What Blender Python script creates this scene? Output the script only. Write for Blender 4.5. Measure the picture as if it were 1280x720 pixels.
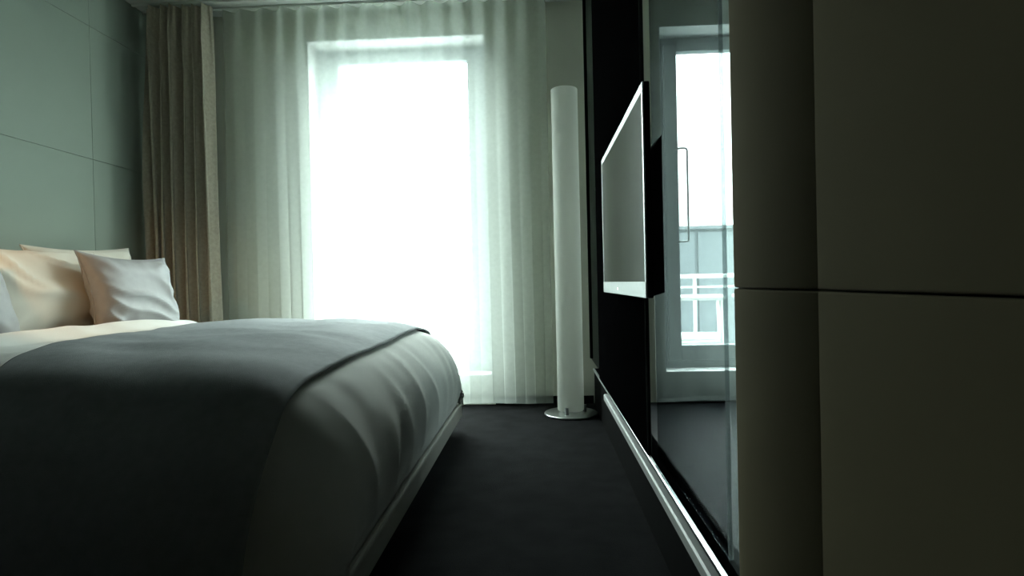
import bpy, bmesh, math, random
from mathutils import Vector, Matrix, noise

for o in list(bpy.data.objects):
    bpy.data.objects.remove(o, do_unlink=True)
SC = bpy.context.scene
COL = SC.collection

# ------------------------------------------------------------------ camera
F_PX = 740.0
VP_U, VP_V = 674 - 640, 360 - 353          # where the room's depth axis meets the image
ROLL = math.radians(1.3)
CAM = Vector((0.0, 0.0, 0.79))
cr, sr = math.cos(ROLL), math.sin(ROLL)
uu, vv = VP_U * cr + VP_V * sr, -VP_U * sr + VP_V * cr   # de-rolled
yaw = math.atan2(uu, F_PX)                 # camera turned to the left
pitch = math.atan2(vv, math.hypot(uu, F_PX))   # camera dipped slightly
fw = Vector((-math.sin(yaw) * math.cos(pitch), math.cos(yaw) * math.cos(pitch), -math.sin(pitch)))
r0 = Vector((math.cos(yaw), math.sin(yaw), 0))
u0 = r0.cross(fw)
rt = r0 * cr - u0 * sr
up = u0 * cr + r0 * sr
cam_d = bpy.data.cameras.new('camera')
cam = bpy.data.objects.new('camera', cam_d)
COL.objects.link(cam)
M = Matrix((rt, up, -fw)).transposed().to_4x4()
M.translation = CAM
cam.matrix_world = M
cam_d.sensor_width = 36
cam_d.lens = F_PX / 1280 * 36
cam_d.clip_start = 0.02
SC.camera = cam

# ------------------------------------------------------------------ sky and exposure
world = bpy.data.worlds.new('overcast_sky')
SC.world = world
world.use_nodes = True
wn = world.node_tree.nodes['Background']
wn.inputs[0].default_value = (0.885, 1.0, 0.98, 1)
# overcast sky: brightness rises from the horizon to three times as much at the zenith
wt = world.node_tree
w_tc = wt.nodes.new('ShaderNodeTexCoord'); w_sep = wt.nodes.new('ShaderNodeSeparateXYZ')
w_mr = wt.nodes.new('ShaderNodeMapRange')
SKY = 13.5
w_mr.inputs[1].default_value = 0.0; w_mr.inputs[2].default_value = 1.0
w_mr.inputs[3].default_value = SKY; w_mr.inputs[4].default_value = SKY * 3
wt.links.new(w_tc.outputs['Generated'], w_sep.inputs[0]); wt.links.new(w_sep.outputs[2], w_mr.inputs[0])
wt.links.new(w_mr.outputs[0], wn.inputs[1])
for px in (-0.9075, 1.3875):                # one portal per window: guides the sky light through the openings
    pl = bpy.data.lights.new('window_portal', 'AREA')
    pl.shape = 'RECTANGLE'; pl.size = 1.3; pl.size_y = 2.5
    pl.cycles.is_portal = True
    po = bpy.data.objects.new('window_portal', pl)
    COL.objects.link(po)
    po.location = (px, 4.16, 1.3)
    po.rotation_euler = (-math.pi / 2, 0, 0)    # faces into the room (-y)
vs = SC.view_settings
vs.view_transform = 'Standard'; vs.look = 'None'; vs.gamma = 1.0
vs.use_curve_mapping = False
vs.exposure = 0.0
try:
    SC.cycles.use_denoising = True
    SC.cycles.max_bounces = 12
    SC.cycles.transparent_max_bounces = 16
    SC.cycles.sample_clamp_indirect = 6
except Exception:
    pass

# ------------------------------------------------------------------ room dimensions
XL, XR = -2.53, 2.30          # left wall face, right wall face (of the room behind the glass)
YB, YF = 3.85, -1.7           # window wall face, wall behind the camera
H = 2.60
XM = 0.29                     # face of the glass and television partition
XU = 0.335                    # face of the low upstand under it
YN = 0.916                    # far end of the cushioned wall beside the camera
WX0, WX1, WZ0, WZ1 = -1.495, -0.32, 0.19, 2.415    # window opening
VX0, VX1 = 0.80, 1.975                             # second window, behind the smoked glass
RV = 0.22                     # depth of its reveal

# ------------------------------------------------------------------ helpers
def mat(name, col, rough=0.6, metal=0.0, nscale=None, namt=0.15, bump=0.0, bscale=None, spec=0.5, sheen=0.0, stretch=None):
    m = bpy.data.materials.new(name); m.use_nodes = True
    nt = m.node_tree; b = nt.nodes['Principled BSDF']
    b.inputs['Base Color'].default_value = (*col, 1)
    b.inputs['Roughness'].default_value = rough
    b.inputs['Metallic'].default_value = metal
    b.inputs['Specular IOR Level'].default_value = spec
    if sheen:
        b.inputs['Sheen Weight'].default_value = sheen
    tc = nt.nodes.new('ShaderNodeTexCoord')
    src = tc.outputs['Object']
    if stretch:
        mp = nt.nodes.new('ShaderNodeMapping'); mp.inputs['Scale'].default_value = stretch
        nt.links.new(src, mp.inputs[0]); src = mp.outputs[0]
    if nscale:
        n = nt.nodes.new('ShaderNodeTexNoise'); n.inputs['Scale'].default_value = nscale
        n.inputs['Detail'].default_value = 5
        nt.links.new(src, n.inputs['Vector'])
        r = nt.nodes.new('ShaderNodeValToRGB')
        r.color_ramp.elements[0].position = 0.3; r.color_ramp.elements[1].position = 0.7
        r.color_ramp.elements[0].color = (*[c * (1 - namt) for c in col], 1)
        r.color_ramp.elements[1].color = (*[min(1, c * (1 + namt)) for c in col], 1)
        nt.links.new(n.outputs[0], r.inputs[0]); nt.links.new(r.outputs[0], b.inputs['Base Color'])
    if bump:
        n2 = nt.nodes.new('ShaderNodeTexNoise'); n2.inputs['Scale'].default_value = bscale or 200
        n2.inputs['Detail'].default_value = 3
        nt.links.new(src, n2.inputs['Vector'])
        bp = nt.nodes.new('ShaderNodeBump'); bp.inputs['Strength'].default_value = bump
        bp.inputs['Distance'].default_value = 0.004
        nt.links.new(n2.outputs[0], bp.inputs['Height']); nt.links.new(bp.outputs[0], b.inputs['Normal'])
    return m

def mix_mat(name, a, b, fac):
    """a, b: ('kind', colour, roughness)"""
    m = bpy.data.materials.new(name); m.use_nodes = True
    nt = m.node_tree; nt.nodes.clear()
    out = nt.nodes.new('ShaderNodeOutputMaterial')
    def mk(s):
        n = nt.nodes.new('ShaderNodeBsdf' + s[0]); n.inputs['Color'].default_value = (*s[1], 1)
        if len(s) > 2: n.inputs['Roughness'].default_value = s[2]
        return n
    mx = nt.nodes.new('ShaderNodeMixShader'); mx.inputs[0].default_value = fac
    nt.links.new(mk(a).outputs[0], mx.inputs[1])
    nb = b if not isinstance(b, tuple) else mk(b)
    nt.links.new(nb.outputs[0], mx.inputs[2]); nt.links.new(mx.outputs[0], out.inputs[0])
    return m

def emit_mat(name, col, s):
    m = bpy.data.materials.new(name); m.use_nodes = True
    b = m.node_tree.nodes['Principled BSDF']
    b.inputs['Base Color'].default_value = (*col, 1)
    b.inputs['Emission Color'].default_value = (*col, 1); b.inputs['Emission Strength'].default_value = s
    return m

def link(name, me, m, parent=None, loc=None):
    o = bpy.data.objects.new(name, me); COL.objects.link(o)
    if m is not None and len(me.materials) == 0: me.materials.append(m)
    if parent: o.parent = parent
    if loc: o.location = loc
    return o

def from_bm(name, bm, smooth=False):
    bmesh.ops.recalc_face_normals(bm, faces=bm.faces)
    me = bpy.data.meshes.new(name); bm.to_mesh(me); bm.free()
    if smooth:
        for p in me.polygons: p.use_smooth = True
    return me

def add_box(bm, x0, x1, y0, y1, z0, z1, bev=0.0, seg=1):
    r = bmesh.ops.create_cube(bm, size=1.0)
    vs_ = r['verts']
    for v in vs_:
        v.co = Vector((x0 + (v.co.x + .5) * (x1 - x0), y0 + (v.co.y + .5) * (y1 - y0), z0 + (v.co.z + .5) * (z1 - z0)))
    if bev:
        es = list({e for v in vs_ for e in v.link_edges})
        bmesh.ops.bevel(bm, geom=es, offset=bev, segments=seg, affect='EDGES', profile=0.5)

def box(name, x0, x1, y0, y1, z0, z1, m, parent=None, bev=0.0, seg=1):
    bm = bmesh.new(); add_box(bm, x0, x1, y0, y1, z0, z1, bev, seg)
    return link(name, from_bm(name, bm), m, parent)

def add_cyl(bm, p0, p1, r, n=20, r2=None):
    p0, p1 = Vector(p0), Vector(p1); d = p1 - p0
    q = d.to_track_quat('Z', 'Y').to_matrix().to_4x4(); q.translation = (p0 + p1) / 2
    bmesh.ops.create_cone(bm, cap_ends=True, segments=n, radius1=r, radius2=r if r2 is None else r2, depth=d.length, matrix=q)

def lathe(name, prof, m, parent=None, n=48, loc=(0, 0, 0), smooth=True):
    bm = bmesh.new(); rings = []
    for (r, z) in prof:
        rings.append([bm.verts.new((r * math.cos(2 * math.pi * i / n), r * math.sin(2 * math.pi * i / n), z)) for i in range(n)] if r > 1e-6 else [bm.verts.new((0, 0, z))])
    for a, b in zip(rings, rings[1:]):
        for i in range(n):
            j = (i + 1) % n
            if len(a) == 1: bm.faces.new((a[0], b[i], b[j]))
            elif len(b) == 1: bm.faces.new((a[i], a[j], b[0]))
            else: bm.faces.new((a[i], a[j], b[j], b[i]))
    return link(name, from_bm(name, bm, smooth), m, parent, loc)

def tube(name, pts, r, m, parent=None, n=8, closed=False):
    bm = bmesh.new(); pts = [Vector(p) for p in pts]; rings = []; N = len(pts)
    ref = None
    for i, p in enumerate(pts):
        a = pts[(i - 1) % N] if (closed or i > 0) else p
        b = pts[(i + 1) % N] if (closed or i < N - 1) else p
        t = (b - a).normalized()
        if ref is None:
            ref = t.orthogonal().normalized()
        ref = (ref - t * ref.dot(t)).normalized()
        bi = t.cross(ref)
        rings.append([bm.verts.new(p + (ref * math.cos(2 * math.pi * k / n) + bi * math.sin(2 * math.pi * k / n)) * r) for k in range(n)])
    for i in range(N if closed else N - 1):
        a, b = rings[i], rings[(i + 1) % N]
        for k in range(n):
            bm.faces.new((a[k], a[(k + 1) % n], b[(k + 1) % n], b[k]))
    if not closed:
        bm.faces.new(rings[0]); bm.faces.new(rings[-1])
    return link(name, from_bm(name, bm, True), m, parent)

def grid_mesh(name, P, smooth=True):
    """P[i][j] -> Vector"""
    ni, nj = len(P), len(P[0])
    me = bpy.data.meshes.new(name)
    verts = [p for row in P for p in row]
    faces = [(i * nj + j, (i + 1) * nj + j, (i + 1) * nj + j + 1, i * nj + j + 1) for i in range(ni - 1) for j in range(nj - 1)]
    me.from_pydata([tuple(v) for v in verts], [], faces)
    if smooth:
        for p in me.polygons: p.use_smooth = True
    return me

def empty(name, loc=(0, 0, 0)):
    o = bpy.data.objects.new(name, None); COL.objects.link(o); o.location = loc
    o.empty_display_size = 0.1
    return o

def tag(o, label, cat=None, group=None, kind=None):
    o['label'] = label
    if cat: o['category'] = cat
    if group: o['group'] = group
    if kind: o['kind'] = kind
    return o

def struct(o, label=None):
    o['kind'] = 'structure'
    if label: o['label'] = label
    return o

def keep(o, parent):
    """parent a world-space mesh under an empty that is not at the origin"""
    o.parent = parent; o.matrix_parent_inverse = Matrix.Translation(-parent.location)
    return o

def lerp(a, b, t): return a + (b - a) * t
def sstep(a, b, x):
    t = max(0.0, min(1.0, (x - a) / (b - a))); return t * t * (3 - 2 * t)

def crom(pts, t):
    """Catmull-Rom through a list of tuples, t in 0..1"""
    n = len(pts) - 1
    f = max(0.0, min(0.999999, t)) * n; i = int(f); f -= i
    p0 = pts[max(i - 1, 0)]; p1 = pts[i]; p2 = pts[i + 1]; p3 = pts[min(i + 2, n)]
    return tuple(0.5 * ((2 * b) + (c - a) * f + (2 * a - 5 * b + 4 * c - d) * f * f + (3 * b - a - 3 * c + d) * f ** 3) for a, b, c, d in zip(p0, p1, p2, p3))

# ------------------------------------------------------------------ materials
M_carpet = mat('charcoal_carpet', (0.0095, 0.0095, 0.0102), 0.95, nscale=9, namt=0.35, bump=0.8, bscale=260, spec=0.03, sheen=0.02)
M_panel = mat('grey_fabric_wall_panel', (0.31, 0.365, 0.315), 0.85, nscale=2.2, namt=0.03, bump=0.15, bscale=500, spec=0.15)
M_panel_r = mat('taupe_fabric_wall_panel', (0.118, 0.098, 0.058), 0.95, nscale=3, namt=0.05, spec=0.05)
M_gap = mat('joint_backing', (0.16, 0.18, 0.15), 0.9, nscale=20, namt=0.1)
M_backwall = mat('beige_wall_paint', (0.70, 0.71, 0.60), 0.85, nscale=4, namt=0.03, bump=0.08, bscale=300, spec=0.2)
M_reveal = mat('white_reveal_paint', (0.84, 0.85, 0.83), 0.7, nscale=6, namt=0.02)
M_ceil = mat('ceiling_paint', (0.60, 0.63, 0.58), 0.9, nscale=5, namt=0.02)
M_dark = mat('black_lacquer', (0.006, 0.006, 0.007), 0.55, nscale=30, namt=0.1, spec=0.2)
M_matte_black = mat('matte_black_board', (0.0022, 0.0022, 0.0024), 0.9, nscale=40, namt=0.1, spec=0.0)
M_tile = mat('dark_polished_stone', (0.006, 0.007, 0.008), 0.5, nscale=6, namt=0.3, spec=0.05)
M_slate = mat('dark_plaster', (0.03, 0.03, 0.03), 0.9, nscale=4, namt=0.08)
M_rail = mat('satin_grey_rail', (0.50, 0.51, 0.50), 0.45, 0.0, nscale=20, namt=0.05)
M_base = mat('dark_skirting', (0.008, 0.008, 0.008), 0.9, nscale=20, namt=0.1, spec=0.02)
M_alu = mat('brushed_aluminium', (0.60, 0.62, 0.62), 0.28, 1.0, nscale=40, namt=0.08, stretch=(1, 0.05, 1))
M_silver = mat('silver_plastic', (0.42, 0.43, 0.43), 0.38, 0.7, nscale=60, namt=0.05)
M_screen = mat('television_glass', (0.012, 0.012, 0.013), 0.10, 0.0, nscale=3, namt=0.05, spec=0.22)
M_winframe = mat('grey_window_frame', (0.33, 0.37, 0.38), 0.5, nscale=12, namt=0.04)
M_steel = mat('handle_steel', (0.55, 0.57, 0.58), 0.3, 1.0, nscale=30, namt=0.05)
M_glass = mix_mat('window_glass', ('Transparent', (0.95, 0.98, 0.97)), ('Glossy', (1, 1, 1), 0.0), 0.06)
M_smoked = mix_mat('smoked_glass', ('Transparent', (0.50, 0.53, 0.535)), ('Glossy', (1, 1, 1), 0.0), 0.006)
M_frost = mix_mat('frosted_seal', ('Translucent', (0.8, 0.85, 0.84)), ('Transparent', (0.62, 0.66, 0.66)), 0.85)
M_drape = mat('taupe_drape_fabric', (0.40, 0.362, 0.285), 0.9, nscale=60, namt=0.12, bump=0.25, bscale=600, spec=0.1, sheen=0.1)
M_linen = mat('white_bed_linen', (0.84, 0.83, 0.79), 0.85, nscale=6, namt=0.03, bump=0.15, bscale=500, spec=0.15)
M_pillow = mat('white_pillow_cotton', (0.70, 0.66, 0.58), 0.85, nscale=8, namt=0.03, bump=0.15, bscale=500, spec=0.15)
M_throw = mat('slate_grey_throw', (0.40, 0.415, 0.43), 0.8, nscale=40, namt=0.08, bump=0.25, bscale=450, spec=0.2)
M_satin = mat('silver_satin_cushion', (0.36, 0.36, 0.365), 0.5, nscale=25, namt=0.06, bump=0.12, bscale=400, spec=0.35)
M_frame = mat('pale_bed_lacquer', (0.52, 0.50, 0.45), 0.4, nscale=10, namt=0.04)
M_mattress = mat('mattress_ticking', (0.5, 0.5, 0.48), 0.9, nscale=30, namt=0.05)
M_lampbody = mix_mat('opal_lamp_tube', ('Translucent', (0.90, 0.91, 0.86)), ('Diffuse', (0.84, 0.85, 0.80)), 0.5)
M_shade = mat('cream_lamp_shade', (0.75, 0.66, 0.5), 0.8, nscale=30, namt=0.05)
M_bulb = emit_mat('warm_bulb', (1.0, 0.62, 0.28), 6.0)
M_led = emit_mat('standby_light', (0.9, 1.0, 0.95), 3.0)
M_render = mat('grey_cladding', (0.105, 0.118, 0.124), 0.7, nscale=3, namt=0.06)
M_render2 = mat('darker_cladding', (0.085, 0.096, 0.104), 0.7, nscale=3, namt=0.06)
M_deck = mat('balcony_slab', (0.35, 0.36, 0.36), 0.9, nscale=12, namt=0.12)
M_whitemetal = mat('white_powder_coat', (0.82, 0.82, 0.78), 0.45, nscale=20, namt=0.02)

# sheer: thin white voile, part open weave, part light-scattering thread
def voile_mat(name, lo, hi):
    m = bpy.data.materials.new(name); m.use_nodes = True
    nt = m.node_tree; nt.nodes.clear()
    out = nt.nodes.new('ShaderNodeOutputMaterial')
    tr = nt.nodes.new('ShaderNodeBsdfTransparent'); tr.inputs[0].default_value = (1, 1, 1, 1)
    tl = nt.nodes.new('ShaderNodeBsdfTranslucent'); tl.inputs[0].default_value = (0.84, 0.90, 0.85, 1)
    df = nt.nodes.new('ShaderNodeBsdfDiffuse'); df.inputs[0].default_value = (0.80, 0.85, 0.80, 1)
    m1 = nt.nodes.new('ShaderNodeMixShader'); m1.inputs[0].default_value = 0.12
    m2 = nt.nodes.new('ShaderNodeMixShader')
    tc = nt.nodes.new('ShaderNodeTexCoord'); ns = nt.nodes.new('ShaderNodeTexNoise'); ns.inputs['Scale'].default_value = 40
    mr = nt.nodes.new('ShaderNodeMapRange'); mr.inputs[3].default_value = lo; mr.inputs[4].default_value = hi
    nt.links.new(tc.outputs['Object'], ns.inputs['Vector']); nt.links.new(ns.outputs[0], mr.inputs[0]); nt.links.new(mr.outputs[0], m2.inputs[0])
    nt.links.new(tl.outputs[0], m1.inputs[1]); nt.links.new(df.outputs[0], m1.inputs[2])
    nt.links.new(tr.outputs[0], m2.inputs[1]); nt.links.new(m1.outputs[0], m2.inputs[2]); nt.links.new(m2.outputs[0], out.inputs[0])
    return m
M_sheer = voile_mat('white_voile', 0.29, 0.35)
M_sheer_thin = voile_mat('fine_white_voile', 0.10, 0.13)

# ------------------------------------------------------------------ the room
struct(box('floor', XL - .1, XU + .01, YF - .1, YB + .3, -0.1, 0.0, M_carpet), 'dark charcoal carpet floor')
struct(box('floor_tiled', XU + .01, XR + .1, YF - .1, YB + .3, -0.1, 0.0, M_tile), 'dark polished floor behind the smoked glass')
struct(box('ceiling', XL - .1, XR + .1, YF - .1, YB + .3, H, H + .1, M_ceil), 'plain pale ceiling')
struct(box('ceiling_added_shade', XL + .003, XM - .015, YF, 2.35, H - .12, H - .001, M_slate), 'added dark ceiling slab, out of view, dimming the bed and entry')  # unseen slab, added to cut the ceiling's bounce light on the bed
wl = struct(box('wall_left', XL - .12, XL - .02, YF, YB, 0, H, M_gap), 'wall of pale grey-green fabric panels')
wr = struct(box('wall_right', XM + .012, .46, YF, YN - .002, 0, H, M_gap), 'wall of cushioned taupe panels beside the camera')
struct(box('wall_far_right', XR, XR + .1, YF, YB, 0, H, M_slate), 'dark wall of the room behind the glass')
struct(box('wall_front', XL - .1, XR + .1, YF - .1, YF, 0, H, M_slate), 'wall behind the camera')
struct(box('wall_added_shade', XL, -0.92, .43, .53, 0, H, M_slate), 'added dark wall, out of view, shading the near side of the bed')  # unseen wall, added to keep bounce light off the bed's near side
struct(box('wall_cross', .46, XR, YN - .1, YN - .002, 0, H, M_slate), 'dark cross wall of the room behind the glass')
# window wall with its openings
bm = bmesh.new()
add_box(bm, XL - .1, WX0, YB, YB + .3, 0, H)
add_box(bm, WX1, VX0, YB, YB + .3, 0, H)
add_box(bm, VX1, XR + .1, YB, YB + .3, 0, H)
for a, b in ((WX0, WX1), (VX0, VX1)):
    add_box(bm, a, b, YB, YB + .3, 0, WZ0)
    add_box(bm, a, b, YB, YB + .3, WZ1, H)
struct(link('wall_back', from_bm('wall_back', bm), M_backwall), 'beige wall with the tall windows')
struct(box('baseboard_back', WX1 + .02, XU, YB - .012, YB, 0, .05, M_base), 'low dark skirting behind the floor lamp')
struct(box('baseboard_left', XL - .02, XL + .006, YF, YB - .02, 0, .05, M_base), 'low dark skirting behind the bed')

# fabric panels of the left wall: joints at 0.77 m rows, one column every 1.2 m
def padded_panel(w, h, d, crown, edge, n=14, bow=0.0):
    """cushioned panel, front faces +z local, centred"""
    def ax(L):
        s = [-L / 2 + edge * k / 4 for k in range(5)]
        return s + [lerp(s[-1], -s[-1], (k + 1) / (n + 1)) for k in range(n)] + [-v for v in reversed(s)]
    X, Y = ax(w), ax(h)
    def roll(v, L):
        q = max(0.0, abs(v) - (L / 2 - edge)) / edge
        return math.sqrt(max(0.0, 1 - q * q))
    bm = bmesh.new(); V = []
    for x in X:
        row = []
        for y in Y:
            a = roll(x, w) * roll(y, h)
            z = (d - edge) + edge * a + crown * (1 - (2 * x / w) ** 2) * (1 - (2 * y / h) ** 2) + bow * ((1 - (2 * x / w) ** 2) - 1)
            row.append(bm.verts.new((x, y, z)))
        V.append(row)
    for i in range(len(X) - 1):
        for j in range(len(Y) - 1):
            bm.faces.new((V[i][j], V[i + 1][j], V[i + 1][j + 1], V[i][j + 1]))
    rim = [V[i][0] for i in range(len(X))] + [V[-1][j] for j in range(1, len(Y))] + [V[i][-1] for i in range(len(X) - 2, -1, -1)] + [V[0][j] for j in range(len(Y) - 2, 0, -1)]
    low = [bm.verts.new((v.co.x, v.co.y, 0)) for v in rim]
    for k in range(len(rim)):
        q = (k + 1) % len(rim)
        bm.faces.new((rim[k], low[k], low[q], rim[q]))
    bm.faces.new(low)
    return from_bm('panel', bm, True)

rows = [(0.052, 0.77), (0.77, 1.55), (1.55, 2.31), (2.31, H)]
cols = [(YF, -0.32), (-0.32, 0.88), (0.88, 2.08), (2.08, 3.275), (3.275, YB - 0.002)]
cache = {}
for (y0, y1) in cols:
    for (z0, z1) in rows:
        g = 0.0009
        w, h = y1 - y0 - 2 * g, z1 - z0 - 2 * g
        k = (round(w, 3), round(h, 3))
        if k not in cache: cache[k] = padded_panel(w, h, 0.02, 0.0, 0.0018, 3)
        o = link('panel', cache[k], M_panel, wl)
        o.matrix_world = Matrix(((0, 0, 1, XL - 0.02), (1, 0, 0, (y0 + y1) / 2), (0, 1, 0, (z0 + z1) / 2), (0, 0, 0, 1)))
# cushioned taupe panels on the right, nearest the camera
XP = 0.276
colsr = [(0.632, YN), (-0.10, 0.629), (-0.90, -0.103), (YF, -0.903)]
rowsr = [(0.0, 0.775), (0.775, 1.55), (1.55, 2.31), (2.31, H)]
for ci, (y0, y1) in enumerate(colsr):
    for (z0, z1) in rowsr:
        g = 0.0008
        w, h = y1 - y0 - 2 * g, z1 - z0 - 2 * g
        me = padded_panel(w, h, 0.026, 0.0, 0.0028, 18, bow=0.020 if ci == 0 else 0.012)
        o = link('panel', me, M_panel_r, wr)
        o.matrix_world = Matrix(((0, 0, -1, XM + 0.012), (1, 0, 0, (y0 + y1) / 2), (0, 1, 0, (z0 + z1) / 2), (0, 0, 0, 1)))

# ------------------------------------------------------------------ window (tall balcony door)
YG = YB + RV
def build_window(wname, wlabel, WX0, WX1, hand):
    w1 = struct(empty(wname, (lerp(WX0, WX1, .5), YG, WZ0)), wlabel)
    def wpart(name, *a, m=M_winframe, **k):
        return keep(box(name, *a, m, **k), w1)
    # painted lining of the opening
    t = 0.006
    bm = bmesh.new()
    add_box(bm, WX0, WX0 + t, YB + .001, YG, WZ0 + t, WZ1 - t)
    add_box(bm, WX1 - t, WX1, YB + .001, YG, WZ0 + t, WZ1 - t)
    add_box(bm, WX0, WX1, YB + .001, YG, WZ1 - t, WZ1)
    add_box(bm, WX0, WX1, YB + .001, YG, WZ0, WZ0 + t)
    keep(link('reveal_lining', from_bm('reveal_lining', bm), M_reveal), w1)
    bm = bmesh.new()
    F1 = 0.06
    add_box(bm, WX0 + t, WX0 + F1, YG - .03, YG + .05, WZ0 + t, WZ1 - t, .003)
    add_box(bm, WX1 - F1, WX1 - t, YG - .03, YG + .05, WZ0 + t, WZ1 - t, .003)
    add_box(bm, WX0 + F1, WX1 - F1, YG - .03, YG + .05, WZ1 - .045, WZ1 - t, .003)
    add_box(bm, WX0 + F1, WX1 - F1, YG - .03, YG + .05, WZ0 + t, WZ0 + .05, .003)
    keep(link('window_frame', from_bm('window_frame', bm), M_winframe), w1)
    SX0, SX1, SZ0, SZ1 = WX0 + F1 + .004, WX1 - F1 - .004, WZ0 + .054, WZ1 - .049
    GX0, GX1, GZ0, GZ1 = SX0 + .085, SX1 - .075, 0.345, WZ1 - .10
    bm = bmesh.new()
    add_box(bm, SX0, GX0, YG - .045, YG + .02, SZ0, SZ1, .004)
    add_box(bm, GX1, SX1, YG - .045, YG + .02, SZ0, SZ1, .004)
    add_box(bm, GX0, GX1, YG - .045, YG + .02, GZ1, SZ1, .004)
    add_box(bm, GX0, GX1, YG - .045, YG + .02, SZ0, GZ0, .004)
    sash = keep(link('sash', from_bm('sash', bm), M_winframe), w1)
    wpart('pane', GX0 - .005, GX1 + .005, YG - .016, YG - .008, GZ0 - .005, GZ1 + .005, m=M_glass)
    hs = 1 if hand > 0 else -1
    hx, hy = (GX1 + .012 if hs > 0 else GX0 - .012), YG - .045
    pts = []
    for k in range(7):
        a = math.pi / 2 * k / 6
        pts.append((hx - hs * (.045 + .018 * math.sin(a)), hy - .035, 1.66 - .018 + .018 * math.cos(a)))
    hp = [(hx, hy, 1.66), (hx - hs * .008, hy - .03, 1.66), (hx - hs * .02, hy - .035, 1.66)] + pts + [(hx - hs * .063, hy - .035, 1.35)]
    low = [(p[0], p[1], 2.70 - p[2]) for p in reversed(hp[:-1])]
    hd = keep(tube('handle', hp + low, .0075, M_steel, n=10), w1)
    hd['label'] = 'long steel pull handle'
build_window('window_1', 'tall balcony door behind the sheer curtain', WX0, WX1, 1)
build_window('window_2', 'second tall balcony door seen through the smoked glass', VX0, VX1, -1)

# ------------------------------------------------------------------ outside: balcony, rail, chairs, building opposite
struct(box('ground', -60, 60, YB + .5, 90, -9.2, -9.0, M_deck), 'street level far below the balcony')
bal = tag(box('balcony_slab', -3.2, 4.2, YB + .3, 6.0, -.25, 0.02, M_deck), 'grey balcony slab outside the window', None, kind='structure')
rail = tag(empty('balcony_railing', (.5, 5.9, 0.02)), 'white metal balcony railing seen beyond the window glass', 'railing')
def rpart(name, *a, **k): return keep(box(name, *a, M_whitemetal, **k), rail)
rpart('top_rail', -3.1, 4.1, 5.86, 5.93, .795, .835, bev=.006)
rpart('mid_rail', -3.1, 4.1, 5.885, 5.905, .70, .72, bev=.003)
for i in range(10):
    x = -3.05 + i * 0.76
    rpart('post', x, x + .03, 5.88, 5.91, .02, .80, bev=.004)

def garden_chair(x, y, rz, label):
    c = empty('balcony_chair', (0, 0, 0))
    tag(c, label, 'chair', 'white chairs on the balcony')
    R = .016
    for s in (-1, 1):
        tube('leg', [(s * .29, -.30, 0), (s * .29, -.30, .30), (s * .29, -.295, .60)], R, M_whitemetal, c)
        tube('leg', [(s * .29, .30, 0), (s * .29, .28, .30), (s * .29, .27, .60)], R, M_whitemetal, c)
        box('armrest', s * .29 - .03, s * .29 + .03, -.33, .30, .60, .63, M_whitemetal, c, .006)
        tube('side_rail', [(s * .29, -.30, .27), (s * .29, .28, .25)], R, M_whitemetal, c)
    box('seat', -.28, .28, -.30, .28, .26, .30, M_whitemetal, c, .008)
    tube('stretcher', [(-.29, -.30, .24), (.29, -.30, .24)], R, M_whitemetal, c)
    for k in range(4):
        z = .38 + k * .10
        o = box('back_slat', -.28, .28, .27 + .02 * k, .285 + .02 * k, z, z + .05, M_whitemetal, c, .004)
    c.location = (x, y, .02); c.rotation_euler = (0, 0, rz)
    return c
garden_chair(1.20, 5.05, math.radians(75), 'white metal balcony chair nearest the pull handle of the second window')
garden_chair(2.12, 5.15, math.radians(-70), 'white metal balcony chair farther along the second window, beside the taupe panels')

bld = tag(empty('opposite_building', (-1.5, 13.0, -9)), 'low grey clad building opposite the balcony', 'building')
keep(box('wall', -14, 16, 13, 20, -9, 1.86, M_render), bld)
for i in range(21):
    x = -13.6 + i * 1.42
    keep(box('cladding_panel', x, x + 1.36, 12.95, 13.02, -4.0, 1.80, M_render2 if i % 3 == 1 else M_render, bev=.01), bld)
keep(box('parapet_cap', -14.1, 16.1, 12.9, 20, 1.86, 1.93, M_render), bld)

# ------------------------------------------------------------------ curtains
rng = random.Random(4)
# ceiling track
trk = tag(empty('curtain_track', (-1.0, 3.72, H)), 'slim white double curtain track under the ceiling along the window', 'curtain track')
for (y0, y1) in ((3.726, 3.744), (3.626, 3.644)):
    keep(box('rail', XL + .005, XR - .03 if y0 > 3.70 else -1.6, y0, y1, H - .016, H - .0005, M_ceil, bev=.003), trk)

def sheer_point(s, z, x0, x1):
    """s in 0..1 along the width"""
    x = lerp(x0, x1, s)
    k = 1 - z / H                                   # 0 at the top
    ph = 2 * math.pi * (x + 2.1) / 0.135
    drift = 0.9 * noise.noise(Vector((x * 2.1, 3.3, k * 0.6))) * k * 2.2
    amp = (0.030 * (1 - sstep(.01, .16, k)) + 0.0045) * (0.75 + 0.5 * noise.noise(Vector((x * 3.0, k * 1.2, 7.1))))
    big = 0.040 * sstep(0, .3, k) * noise.noise(Vector((x * 3.4, 1.7, k * 0.5)))
    y = 3.735 + amp * math.sin(ph + drift) + big
    xx = x + 0.012 * k * math.sin(ph * 2 + drift) + 0.02 * k * noise.noise(Vector((x * 3.1, 9.2, k)))
    return Vector((xx, y, z))

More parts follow.
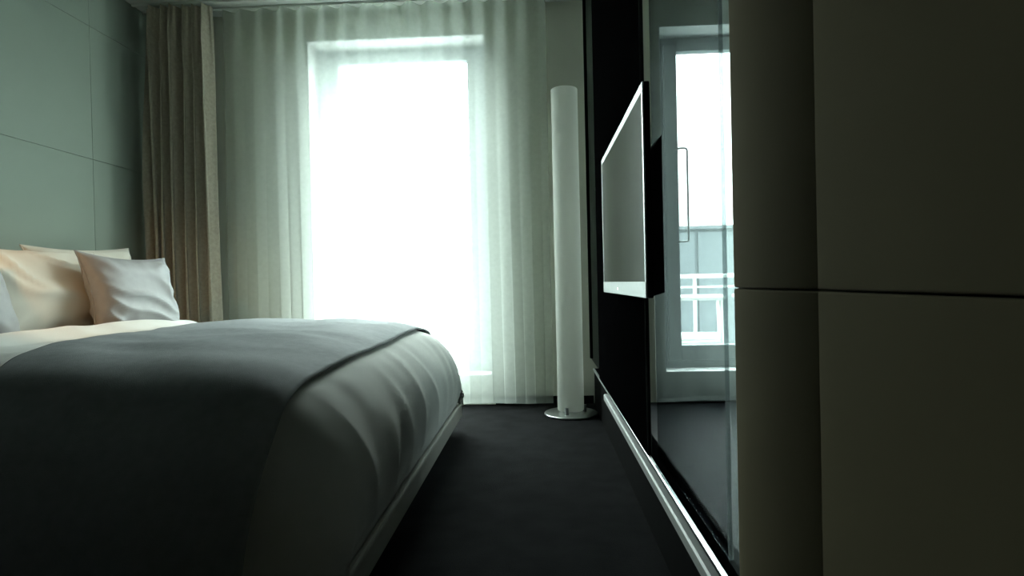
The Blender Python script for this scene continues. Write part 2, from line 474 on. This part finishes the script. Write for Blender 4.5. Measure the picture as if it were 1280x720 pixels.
def sheer(x0, x1, name):
    ni, nj = int((x1 - x0) / 0.135 * 22), 34
    P = []
    for i in range(ni + 1):
        row = []
        for j in range(nj + 1):
            t_ = j / nj
            hem = 0.028 + 0.012 * noise.noise(Vector((i / ni * 9, 2.2, 0)))
            row.append(sheer_point(i / ni, lerp(hem, H - .022, t_), x0, x1))
        P.append(row)
    return P
for (a, b, mv, lab) in ((-1.985, 0.075, M_sheer, 'long white sheer voile curtain hanging across the window beyond the bed'),
                    (0.72, 2.20, M_sheer_thin, 'white sheer voile curtain seen through the smoked glass beside the television')):
    P = sheer(a, b, 's')
    sh = tag(empty('sheer_curtain', (lerp(a, b, .5), 3.735, 0.03)), lab, 'curtain', 'sheer curtains')
    keep(link('voile', grid_mesh('voile', P), mv), sh)
    hemP = [[p[0] + Vector((0, -.0025, 0)), p[1] * .35 + p[0] * .65 + Vector((0, -.0025, 0))] for p in P]
    keep(link('hem', grid_mesh('hem', hemP), mv), sh)
    headP = [[p[-1] + Vector((0, -.0025, 0)), p[-1] * .5 + p[-2] * .5 + Vector((0, -.0025, 0))] for p in P]
    keep(link('heading_tape', grid_mesh('heading_tape', headP), mv), sh)

# taupe drape gathered in the corner: irregular deep folds
NX, NZ = 300, 40
dr0, dr1 = -2.43, -2.025
pitch_l = []
xx = 0
P = []
for i in range(NX + 1):
    s = i / NX; row = []
    for j in range(NZ + 1):
        tt = j / NZ; z = lerp(0.015, H - .03, tt); k = 1 - tt
        warp = s * 6.12 + 0.55 * noise.noise(Vector((s * 4.0, k * 0.8, 2.0))) * (0.3 + k)
        f = math.sin(2 * math.pi * warp)
        f = math.copysign(abs(f) ** 0.75, f)
        pinch = 1 - 0.35 * sstep(0.93, 1.0, tt)
        amp = 0.078 * pinch * (0.75 + 0.6 * noise.noise(Vector((s * 6, 5.5, k * 0.7))))
        fine = 0.012 * sstep(.80, 1.0, tt) * math.sin(2 * math.pi * s * 28)
        y = 3.635 + amp * f + fine + 0.02 * noise.noise(Vector((s * 9, k * 1.5, 8)))
        x = lerp(dr0, dr1, s) + 0.021 * math.sin(2 * math.pi * warp * 2) * (.35 + .65 * k) + 0.006 * noise.noise(Vector((s * 5, k * 2, 4)))
        row.append(Vector((max(x, XL + .008), y, z)))
    P.append(row)
drape = tag(empty('drape', (-2.25, 3.675, 0.015)), 'heavy taupe blackout drape gathered in the corner beside the bed', 'curtain')
keep(link('cloth', grid_mesh('cloth', P), M_drape), drape)
hp_ = [[p[-1] + Vector((0, -.003, 0)), p[-2] + Vector((0, -.003, 0))] for p in P]
keep(link('pleat_band', grid_mesh('pleat_band', hp_), M_drape), drape)

# ------------------------------------------------------------------ bed
BX0, BX1, BY0, BY1 = XL + .085, -0.435, 1.27, 3.21
bed = tag(empty('bed', ((BX0 + BX1) / 2, (BY0 + BY1) / 2, 0)), 'wide low bed with a pale floating base', 'bed')
bm = bmesh.new()
add_box(bm, BX0, BX1, BY0, BY1, .068, .150, .012, 3)
keep(link('base_frame', from_bm('base_frame', bm), M_frame), bed)
keep(box('plinth', BX0 + .25, BX1 - .40, BY0 + .35, BY1 - .35, 0, .068, M_dark), bed)
keep(box('mattress', BX0 + .01, BX1 - .27, BY0 + .16, BY1 - .16, .152, .565, M_mattress, bev=.07, seg=4), bed)
hb = tag(box('headboard', XL + .004, BX0 - .004, .75, 3.50, .06, .925, M_dark, bev=.008, seg=2), 'low wide black headboard panel behind the pillows', 'headboard')

# duvet: one draped surface S(u, v); the throw is a second cloth lying on the same surface
YC, HW, ZB = (BY0 + BY1) / 2, (BY1 - BY0) / 2 + .005, .156
FOOT = [(-.90, .600), (-.78, .595), (-.665, .578), (-.545, .525), (-.46, .43), (-.428, .315), (-.448, .158)]
HEADX = -1.90
def station(u):
    if u <= 0.0: u = 0.0
    if u < .68:
        x = lerp(HEADX, -.90, u / .68)
        z = .600 + .010 * math.sin(math.pi * u / .68) + .038 * (1 - sstep(-1.86, -1.74, x)) - .03 * (1 - sstep(-1.90, -1.85, x))
    else:
        x, z = crom(FOOT, (u - .68) / .32)
    rc = .16
    x_ = x + .02
    w = HW
    if x_ > -.41 - rc:
        q = min(1.0, (x_ - (-.41 - rc)) / rc)
        w = HW - rc + rc * math.sqrt(max(0.0, 1 - q * q * .80))
    return x, z, w
SEC = [(0, 1.0, .02), (.35, 1.0, .016), (.70, 1.0, .006), (.86, .965, 0), (.945, .86, 0), (.99, .66, 0), (1.005, .35, 0), (.992, 0, 0)]
def S0(u, v):
    x, zt, w = station(u)
    a = abs(v)
    fy, fz, cr_ = crom(SEC, a)
    h = zt - ZB
    z = ZB + h * fz + cr_ * min(1, h / .44)
    if v < 0:                                   # the near side hangs out past the base
        fy += .17 * sstep(.58, 1.0, a) * (1 - .45 * sstep(.80, 1.0, u))
    y = YC + math.copysign(fy * w, v)
    return Vector((x, y, z))
def S(u, v, off=0.0, fold=1.0):
    p = S0(u, v); e = .004
    du = S0(min(1, u + e), v) - S0(max(0, u - e), v)
    dv = S0(u, min(1, v + e)) - S0(u, max(-1, v - e))
    n = du.cross(dv)
    if n.length < 1e-9: n = Vector((1, 0, 0))
    n.normalize()
    if n.dot(p - Vector((-1.3, YC, .35))) < 0: n = -n
    foot = sstep(.80, .95, u)
    side = sstep(.55, .85, abs(v))
    w = .010 * noise.noise(p * 2.3) + .005 * noise.noise(Vector((p.x * 4, p.y * 9, p.z * 4)))
    # drape folds running down the foot and the long sides
    fr = 1.0 - math.sqrt(noise.noise(Vector((p.y * 5.5 + p.z * 1.2, 3.0, p.z * 0.8))) ** 2 + .006)
    w += foot * (1 - side * .5) * (.011 * (fr ** 6) - .004)
    fr2 = 1.0 - math.sqrt(noise.noise(Vector((p.x * 4.2, p.z * 1.0, 11.0 + v))) ** 2 + .006)
    w += side * (1 - foot) * (.016 * (fr2 ** 4) - .006)
    # creases fanning from the foot corners
    if foot > 0 and side > 0:
        w += foot * side * .003 * math.sin(24 * (p.y + p.z * .6))
    # quiet cross creases on top
    top = (1 - side) * (1 - foot)
    w += top * .004 * math.sin(13 * p.x + 5 * noise.noise(Vector((p.x, p.y * 2, 5))))
    lim = .004 if p.z < .19 else 1
    return p + n * (w * (1 if lim == 1 else .3) * fold + off)
NU, NV = 220, 300
P = [[S(i / NU, -1 + 2 * j / NV) for j in range(NV + 1)] for i in range(NU + 1)]
duvet = link('duvet', grid_mesh('duvet', P), M_linen)
md = duvet.modifiers.new('thickness', 'SOLIDIFY'); md.thickness = .012; md.offset = -1
tag(duvet, 'puffy white duvet draped over the wide bed', 'duvet')
# the throw
def u_of_x(x):
    lo, hi = 0.0, .86
    for _ in range(40):
        m_ = (lo + hi) / 2
        if station(m_)[0] < x: lo = m_
        else: hi = m_
    return lo
NT = 110
P = []
for i in range(NT + 1):
    row = []
    for j in range(NV + 1):
        v = -.985 + 1.97 * j / NV
        tfar = (v + 1) / 2
        xa = lerp(-1.17, -1.78, sstep(-.1, 1.05, tfar)) + .012 * noise.noise(Vector((v * 3, 1, 1)))
        xb = lerp(-.585, -.60, tfar) + .008 * noise.noise(Vector((v * 2.5, 4, 1)))
        u = lerp(u_of_x(xa), u_of_x(xb), i / NT)
        row.append(S(u, v, .014))
    P.append(row)
throw = link('bed_throw', grid_mesh('bed_throw', P), M_throw)
md = throw.modifiers.new('thickness', 'SOLIDIFY'); md.thickness = .008; md.offset = 0
tag(throw, 'slate grey bed throw laid across the white duvet', 'throw')

# ------------------------------------------------------------------ pillows
def pillow_mesh(W, Hh, T, seed, pin=.10, wr_amp=.012, n=44, diag=0.0):
    def pt(a, b, s):
        x = a * W / 2 * (1 - pin * (1 - b * b) * a * a)
        y = b * Hh / 2 * (1 - pin * (1 - a * a) * b * b)
        e = max(0.0, (1 - a ** 4) * (1 - b ** 4))
        t = T / 2 * e ** .5 * (.55 + .45 * (1 - a * a) ** .5 * (1 - b * b) ** .5)
        c = math.hypot(a, b)
        q = Vector((x * 3.0 + seed, y * 3.0, seed * 1.7 + s))
        w = wr_amp * noise.noise(q) * 1.2
        al, ac = (x - .6 * y) / 1.17, (.6 * x + y) / 1.17           # along and across the diagonal creases
        rr = 1 - abs(noise.noise(Vector((ac * 9.0 + .8 * noise.noise(Vector((al * 4, ac * 3, seed))) + seed, al * 1.6, seed + s * 3))))
        w += wr_amp * (.5 + diag) * (rr ** 7) * e ** .3
        # tension creases towards the corners
        ang = math.atan2(abs(b), abs(a))
        w += wr_amp * .45 * sstep(.55, 1.1, c) * math.sin(ang * 14 + seed) * e
        return Vector((x, y, s * (t + w * min(1, e * 4))))
    bm = bmesh.new(); rings = {}
    for s in (1, -1):
        for i in range(n + 1):
            for j in range(n + 1):
                edge = i in (0, n) or j in (0, n)
                if edge and s == -1:
                    rings[(i, j, s)] = rings[(i, j, 1)]; continue
                a = math.sin((i / n * 2 - 1) * math.pi / 2) * .35 + (i / n * 2 - 1) * .65
                b = math.sin((j / n * 2 - 1) * math.pi / 2) * .35 + (j / n * 2 - 1) * .65
                rings[(i, j, s)] = bm.verts.new(pt(a, b, s))
    for s in (1, -1):
        for i in range(n):
            for j in range(n):
                f = [rings[(i, j, s)], rings[(i + 1, j, s)], rings[(i + 1, j + 1, s)], rings[(i, j + 1, s)]]
                if s < 0: f.reverse()
                bm.faces.new(f)
    border = [pt(-1 + 2 * k / 40, -1, 1) for k in range(40)] + [pt(1, -1 + 2 * k / 40, 1) for k in range(40)] + [pt(1 - 2 * k / 40, 1, 1) for k in range(40)] + [pt(-1, 1 - 2 * k / 40, 1) for k in range(40)]
    return from_bm('pillow', bm, True), border

def pillow(name, centre, W, Hh, T, lean, yawd, rolld, m, label, cat, seed, group=None, **k):
    """face normal points to +x (towards the bed foot) when yaw = 0; lean tips it back towards the wall"""
    me, border = pillow_mesh(W, Hh, T, seed, **k)
    root = empty(name, centre)
    # local x -> along +y world, local y -> up, local z -> +x
    B = Matrix(((0, 0, 1), (1, 0, 0), (0, 1, 0)))
    Rm = Matrix.Rotation(math.radians(yawd), 3, 'Z') @ Matrix.Rotation(-math.radians(lean), 3, 'Y') @ Matrix.Rotation(math.radians(rolld), 3, 'X')
    root.rotation_euler = (Rm @ B).to_euler()
    link('cover', me, m, root)
    tube('piping', border, .0035, m, root, n=6, closed=True)
    tag(root, label, cat, group)
    return root
pillow('pillow', (-2.30, 2.96, .815), .72, .44, .15, 16, 0, 2, M_pillow, 'white pillow against the headboard, nearest the taupe drape', 'pillow', 3.1, 'white pillows on the bed', diag=.3)
pillow('pillow', (-2.125, 2.43, .790), .78, .42, .16, 18, 0, 0, M_pillow, 'white wrinkled pillow behind and between the two grey cushions', 'pillow', 8.4, 'white pillows on the bed', wr_amp=.018, diag=.9)
pillow('pillow', (-2.30, 1.66, .815), .72, .44, .15, 16, 0, -2, M_pillow, 'white pillow at the end of the row farthest from the window', 'pillow', 5.6, 'white pillows on the bed')
pillow('cushion', (-1.935, 2.735, .775), .50, .40, .15, 16, -9, -2, M_satin, 'silver grey satin cushion propped beside the drape end', 'cushion', 2.2, 'grey cushions on the bed', pin=.13, wr_amp=.014, diag=.9)
pillow('cushion', (-1.95, 1.86, .79), .48, .42, .15, 16, 4, 2, M_satin, 'silver grey satin cushion cut off by the left edge of the view', 'cushion', 6.2, 'grey cushions on the bed', pin=.13)

# ------------------------------------------------------------------ bedside things
ns_ = tag(empty('nightstand', (-2.30, 3.42, 0)), 'low black nightstand between the bed and the drape', 'nightstand')
keep(box('body', XL + .09, -2.10, 3.235, 3.49, 0, .44, M_dark, bev=.004), ns_)
dw = keep(box('drawer', -2.098, -2.084, 3.245, 3.48, .25, .42, M_dark, bev=.003), ns_)
kn = box('knob', -2.084, -2.070, 3.345, 3.375, .325, .345, M_steel, bev=.004); kn.parent = dw; kn.matrix_parent_inverse = dw.matrix_world.inverted()
bl = tag(empty('bedside_lamp', (-2.31, 3.405, .44)), 'small warm bedside lamp on the black nightstand, behind the pillows', 'lamp')
lathe('base', [(0, 0), (.055, 0), (.055, .012), (.012, .018), (.010, .16), (0, .16)], M_steel, bl, 24)
lathe('lamp_shade', [(.055, .15), (.075, .152), (.060, .31), (.058, .31), (.072, .155), (.055, .15)], M_shade, bl, 32)
lathe('bulb', [(0, .17), (.018, .18), (.024, .21), (.014, .24), (0, .245)], M_bulb, bl, 16)
ld = bpy.data.lights.new('bedside_bulb', 'POINT'); ld.energy = 0.5; ld.color = (1, .60, .26); ld.shadow_soft_size = .03
lo_ = bpy.data.objects.new('bedside_bulb', ld); COL.objects.link(lo_); lo_.parent = bl; lo_.location = (0, 0, .20)

rl = tag(empty('reading_lamp', (XL, 1.45, 1.10)), 'steel swing-arm reading lamp on the panelled wall above the pillows', 'lamp')
lathe('wall_plate', [(0, 0), (.04, 0), (.04, .012), (0, .014)], M_steel, rl, 24).rotation_euler = (0, math.pi / 2, 0)
tube('arm', [(.01, 0, 0), (.10, .0, .05), (.40, .06, .18), (.66, .12, .26)], .006, M_steel, rl, 8)
tip = Vector((.67, .125, .27))
hdm = lathe('lamp_head', [(.012, .0), (.022, .005), (.034, .09), (.030, .09), (.018, .01), (.012, .0)], M_steel, rl, 24)
hdm.location = tip
aim = (Vector((-2.05, 2.42, .78)) - (Vector((XL, 1.45, 1.10)) + tip)).normalized()
hdm.rotation_euler = aim.to_track_quat('Z', 'Y').to_euler()
sd = bpy.data.lights.new('reading_bulb', 'SPOT'); sd.energy = 15; sd.color = (1, .60, .27); sd.spot_size = math.radians(80); sd.spot_blend = .9; sd.shadow_soft_size = .03
so_ = bpy.data.objects.new('reading_bulb', sd); COL.objects.link(so_); so_.parent = rl
so_.location = tip + aim * .085
so_.rotation_euler = (-aim).to_track_quat('Z', 'Y').to_euler()

# ------------------------------------------------------------------ glass partition and television board
gp = tag(empty('glass_partition', (XU, 2.3, 0)), 'smoked glass partition on a low dark upstand with aluminium rails', 'partition')
keep(box('glass_pane', .318, .324, YN + .120, 1.652, .302, H - .002, M_smoked), gp)
keep(box('glass_pane', .318, .324, 2.978, 3.755, .302, H - .002, M_smoked), gp)
keep(box('edge_seal', .316, .326, YN + .003, YN + .119, .302, H - .002, M_frost), gp)
keep(box('wall_channel', .312, .330, 3.756, 3.785, .302, H - .002, M_base), gp)
keep(box('bottom_trim', XM, XM + .010, YN, 3.33, .290, .302, M_alu, bev=.002), gp)
keep(box('cap', XM + .0102, .345, YN, 3.33, .280, .3015, M_matte_black), gp)
keep(box('shadow_gap', XM + .02, .345, YN, 3.30, .2685, .2798, M_matte_black), gp)
keep(box('lower_rail', XM - .004, .345, YN, 2.75, .238, .268, M_rail, bev=.004), gp)
keep(box('upstand', XU, .36, YN, 3.755, .001, .2375, M_base), gp)
tb = tag(empty('television_board', (XM, 2.3, .303)), 'tall black board standing on the glass partition behind the television', 'partition')
keep(box('board', XM, XM + .012, 1.657, 2.975, .303, H - .002, M_matte_black), tb)
keep(box('edge_strip', XM + .001, XM + .011, 1.6545, 1.657, .303, H - .002, M_frost), tb)

# ------------------------------------------------------------------ television
TX, TY0, TY1, TZ0, TZ1 = .245, 1.372, 2.262, .748, 1.246
tv = tag(empty('television', (TX, (TY0 + TY1) / 2, TZ0)), 'flat wall television with silver frame on the black board', 'television')
keep(box('housing', TX + .0045, TX + .017, TY0, TY1, TZ0, TZ1, M_dark, bev=.002), tv)
bm = bmesh.new(); bz = .020
add_box(bm, TX, TX + .0045, TY0, TY1, TZ1 - bz, TZ1, .0012)
add_box(bm, TX, TX + .0045, TY0, TY0 + bz * .8, TZ0 + .038, TZ1 - bz, .0012)
add_box(bm, TX, TX + .0045, TY1 - bz * .8, TY1, TZ0 + .038, TZ1 - bz, .0012)
keep(link('frame', from_bm('frame', bm), M_silver), tv)
keep(box('speaker_bar', TX - .001, TX + .0045, TY0, TY1, TZ0, TZ0 + .038, M_silver, bev=.001), tv)
keep(box('screen', TX + .001, TX + .0045, TY0 + bz * .8, TY1 - bz * .8, TZ0 + .038, TZ1 - bz, M_screen), tv)
keep(box('standby_light', TX - .0020, TX - .0008, 1.85, 1.858, TZ0 + .014, TZ0 + .020, M_led), tv)
bm = bmesh.new()                                        # deeper electronics housing with a sloped top
prof = [(TX + .017, 1.085), (TX + .0445, 1.125), (TX + .0445, TZ0 + .012), (TX + .017, TZ0 + .004)]
va = [bm.verts.new((x, TY0 + .012, z)) for x, z in prof]; vb = [bm.verts.new((x, TY1 - .012, z)) for x, z in prof]
bm.faces.new(va); bm.faces.new(vb)
for k in range(4): bm.faces.new((va[k], va[(k + 1) % 4], vb[(k + 1) % 4], vb[k]))
keep(link('back_housing', from_bm('back_housing', bm), M_dark), tv)

# ------------------------------------------------------------------ floor lamp
fl = tag(empty('floor_lamp', (.172, 3.53, 0)), 'tall white tube floor lamp on a round glass base beside the sheer curtain', 'lamp')
lathe('base', [(0, 0.001), (.155, .001), (.158, .005), (.158, .011), (.154, .014), (0, .014)], M_alu, fl, 64)
lathe('lamp_tube', [(.074, .028), (.078, .032), (.078, 1.925), (.0765, 1.928), (.075, 1.926)], M_lampbody, fl, 64)
for a in (250, 10, 130):
    bm = bmesh.new(); x, y = .066 * math.cos(math.radians(a)), .066 * math.sin(math.radians(a))
    add_cyl(bm, (x * 1.25, y * 1.25, .013), (x * 1.25, y * 1.25, .055), .011, 16)
    link('foot', from_bm('foot', bm), M_steel, fl)
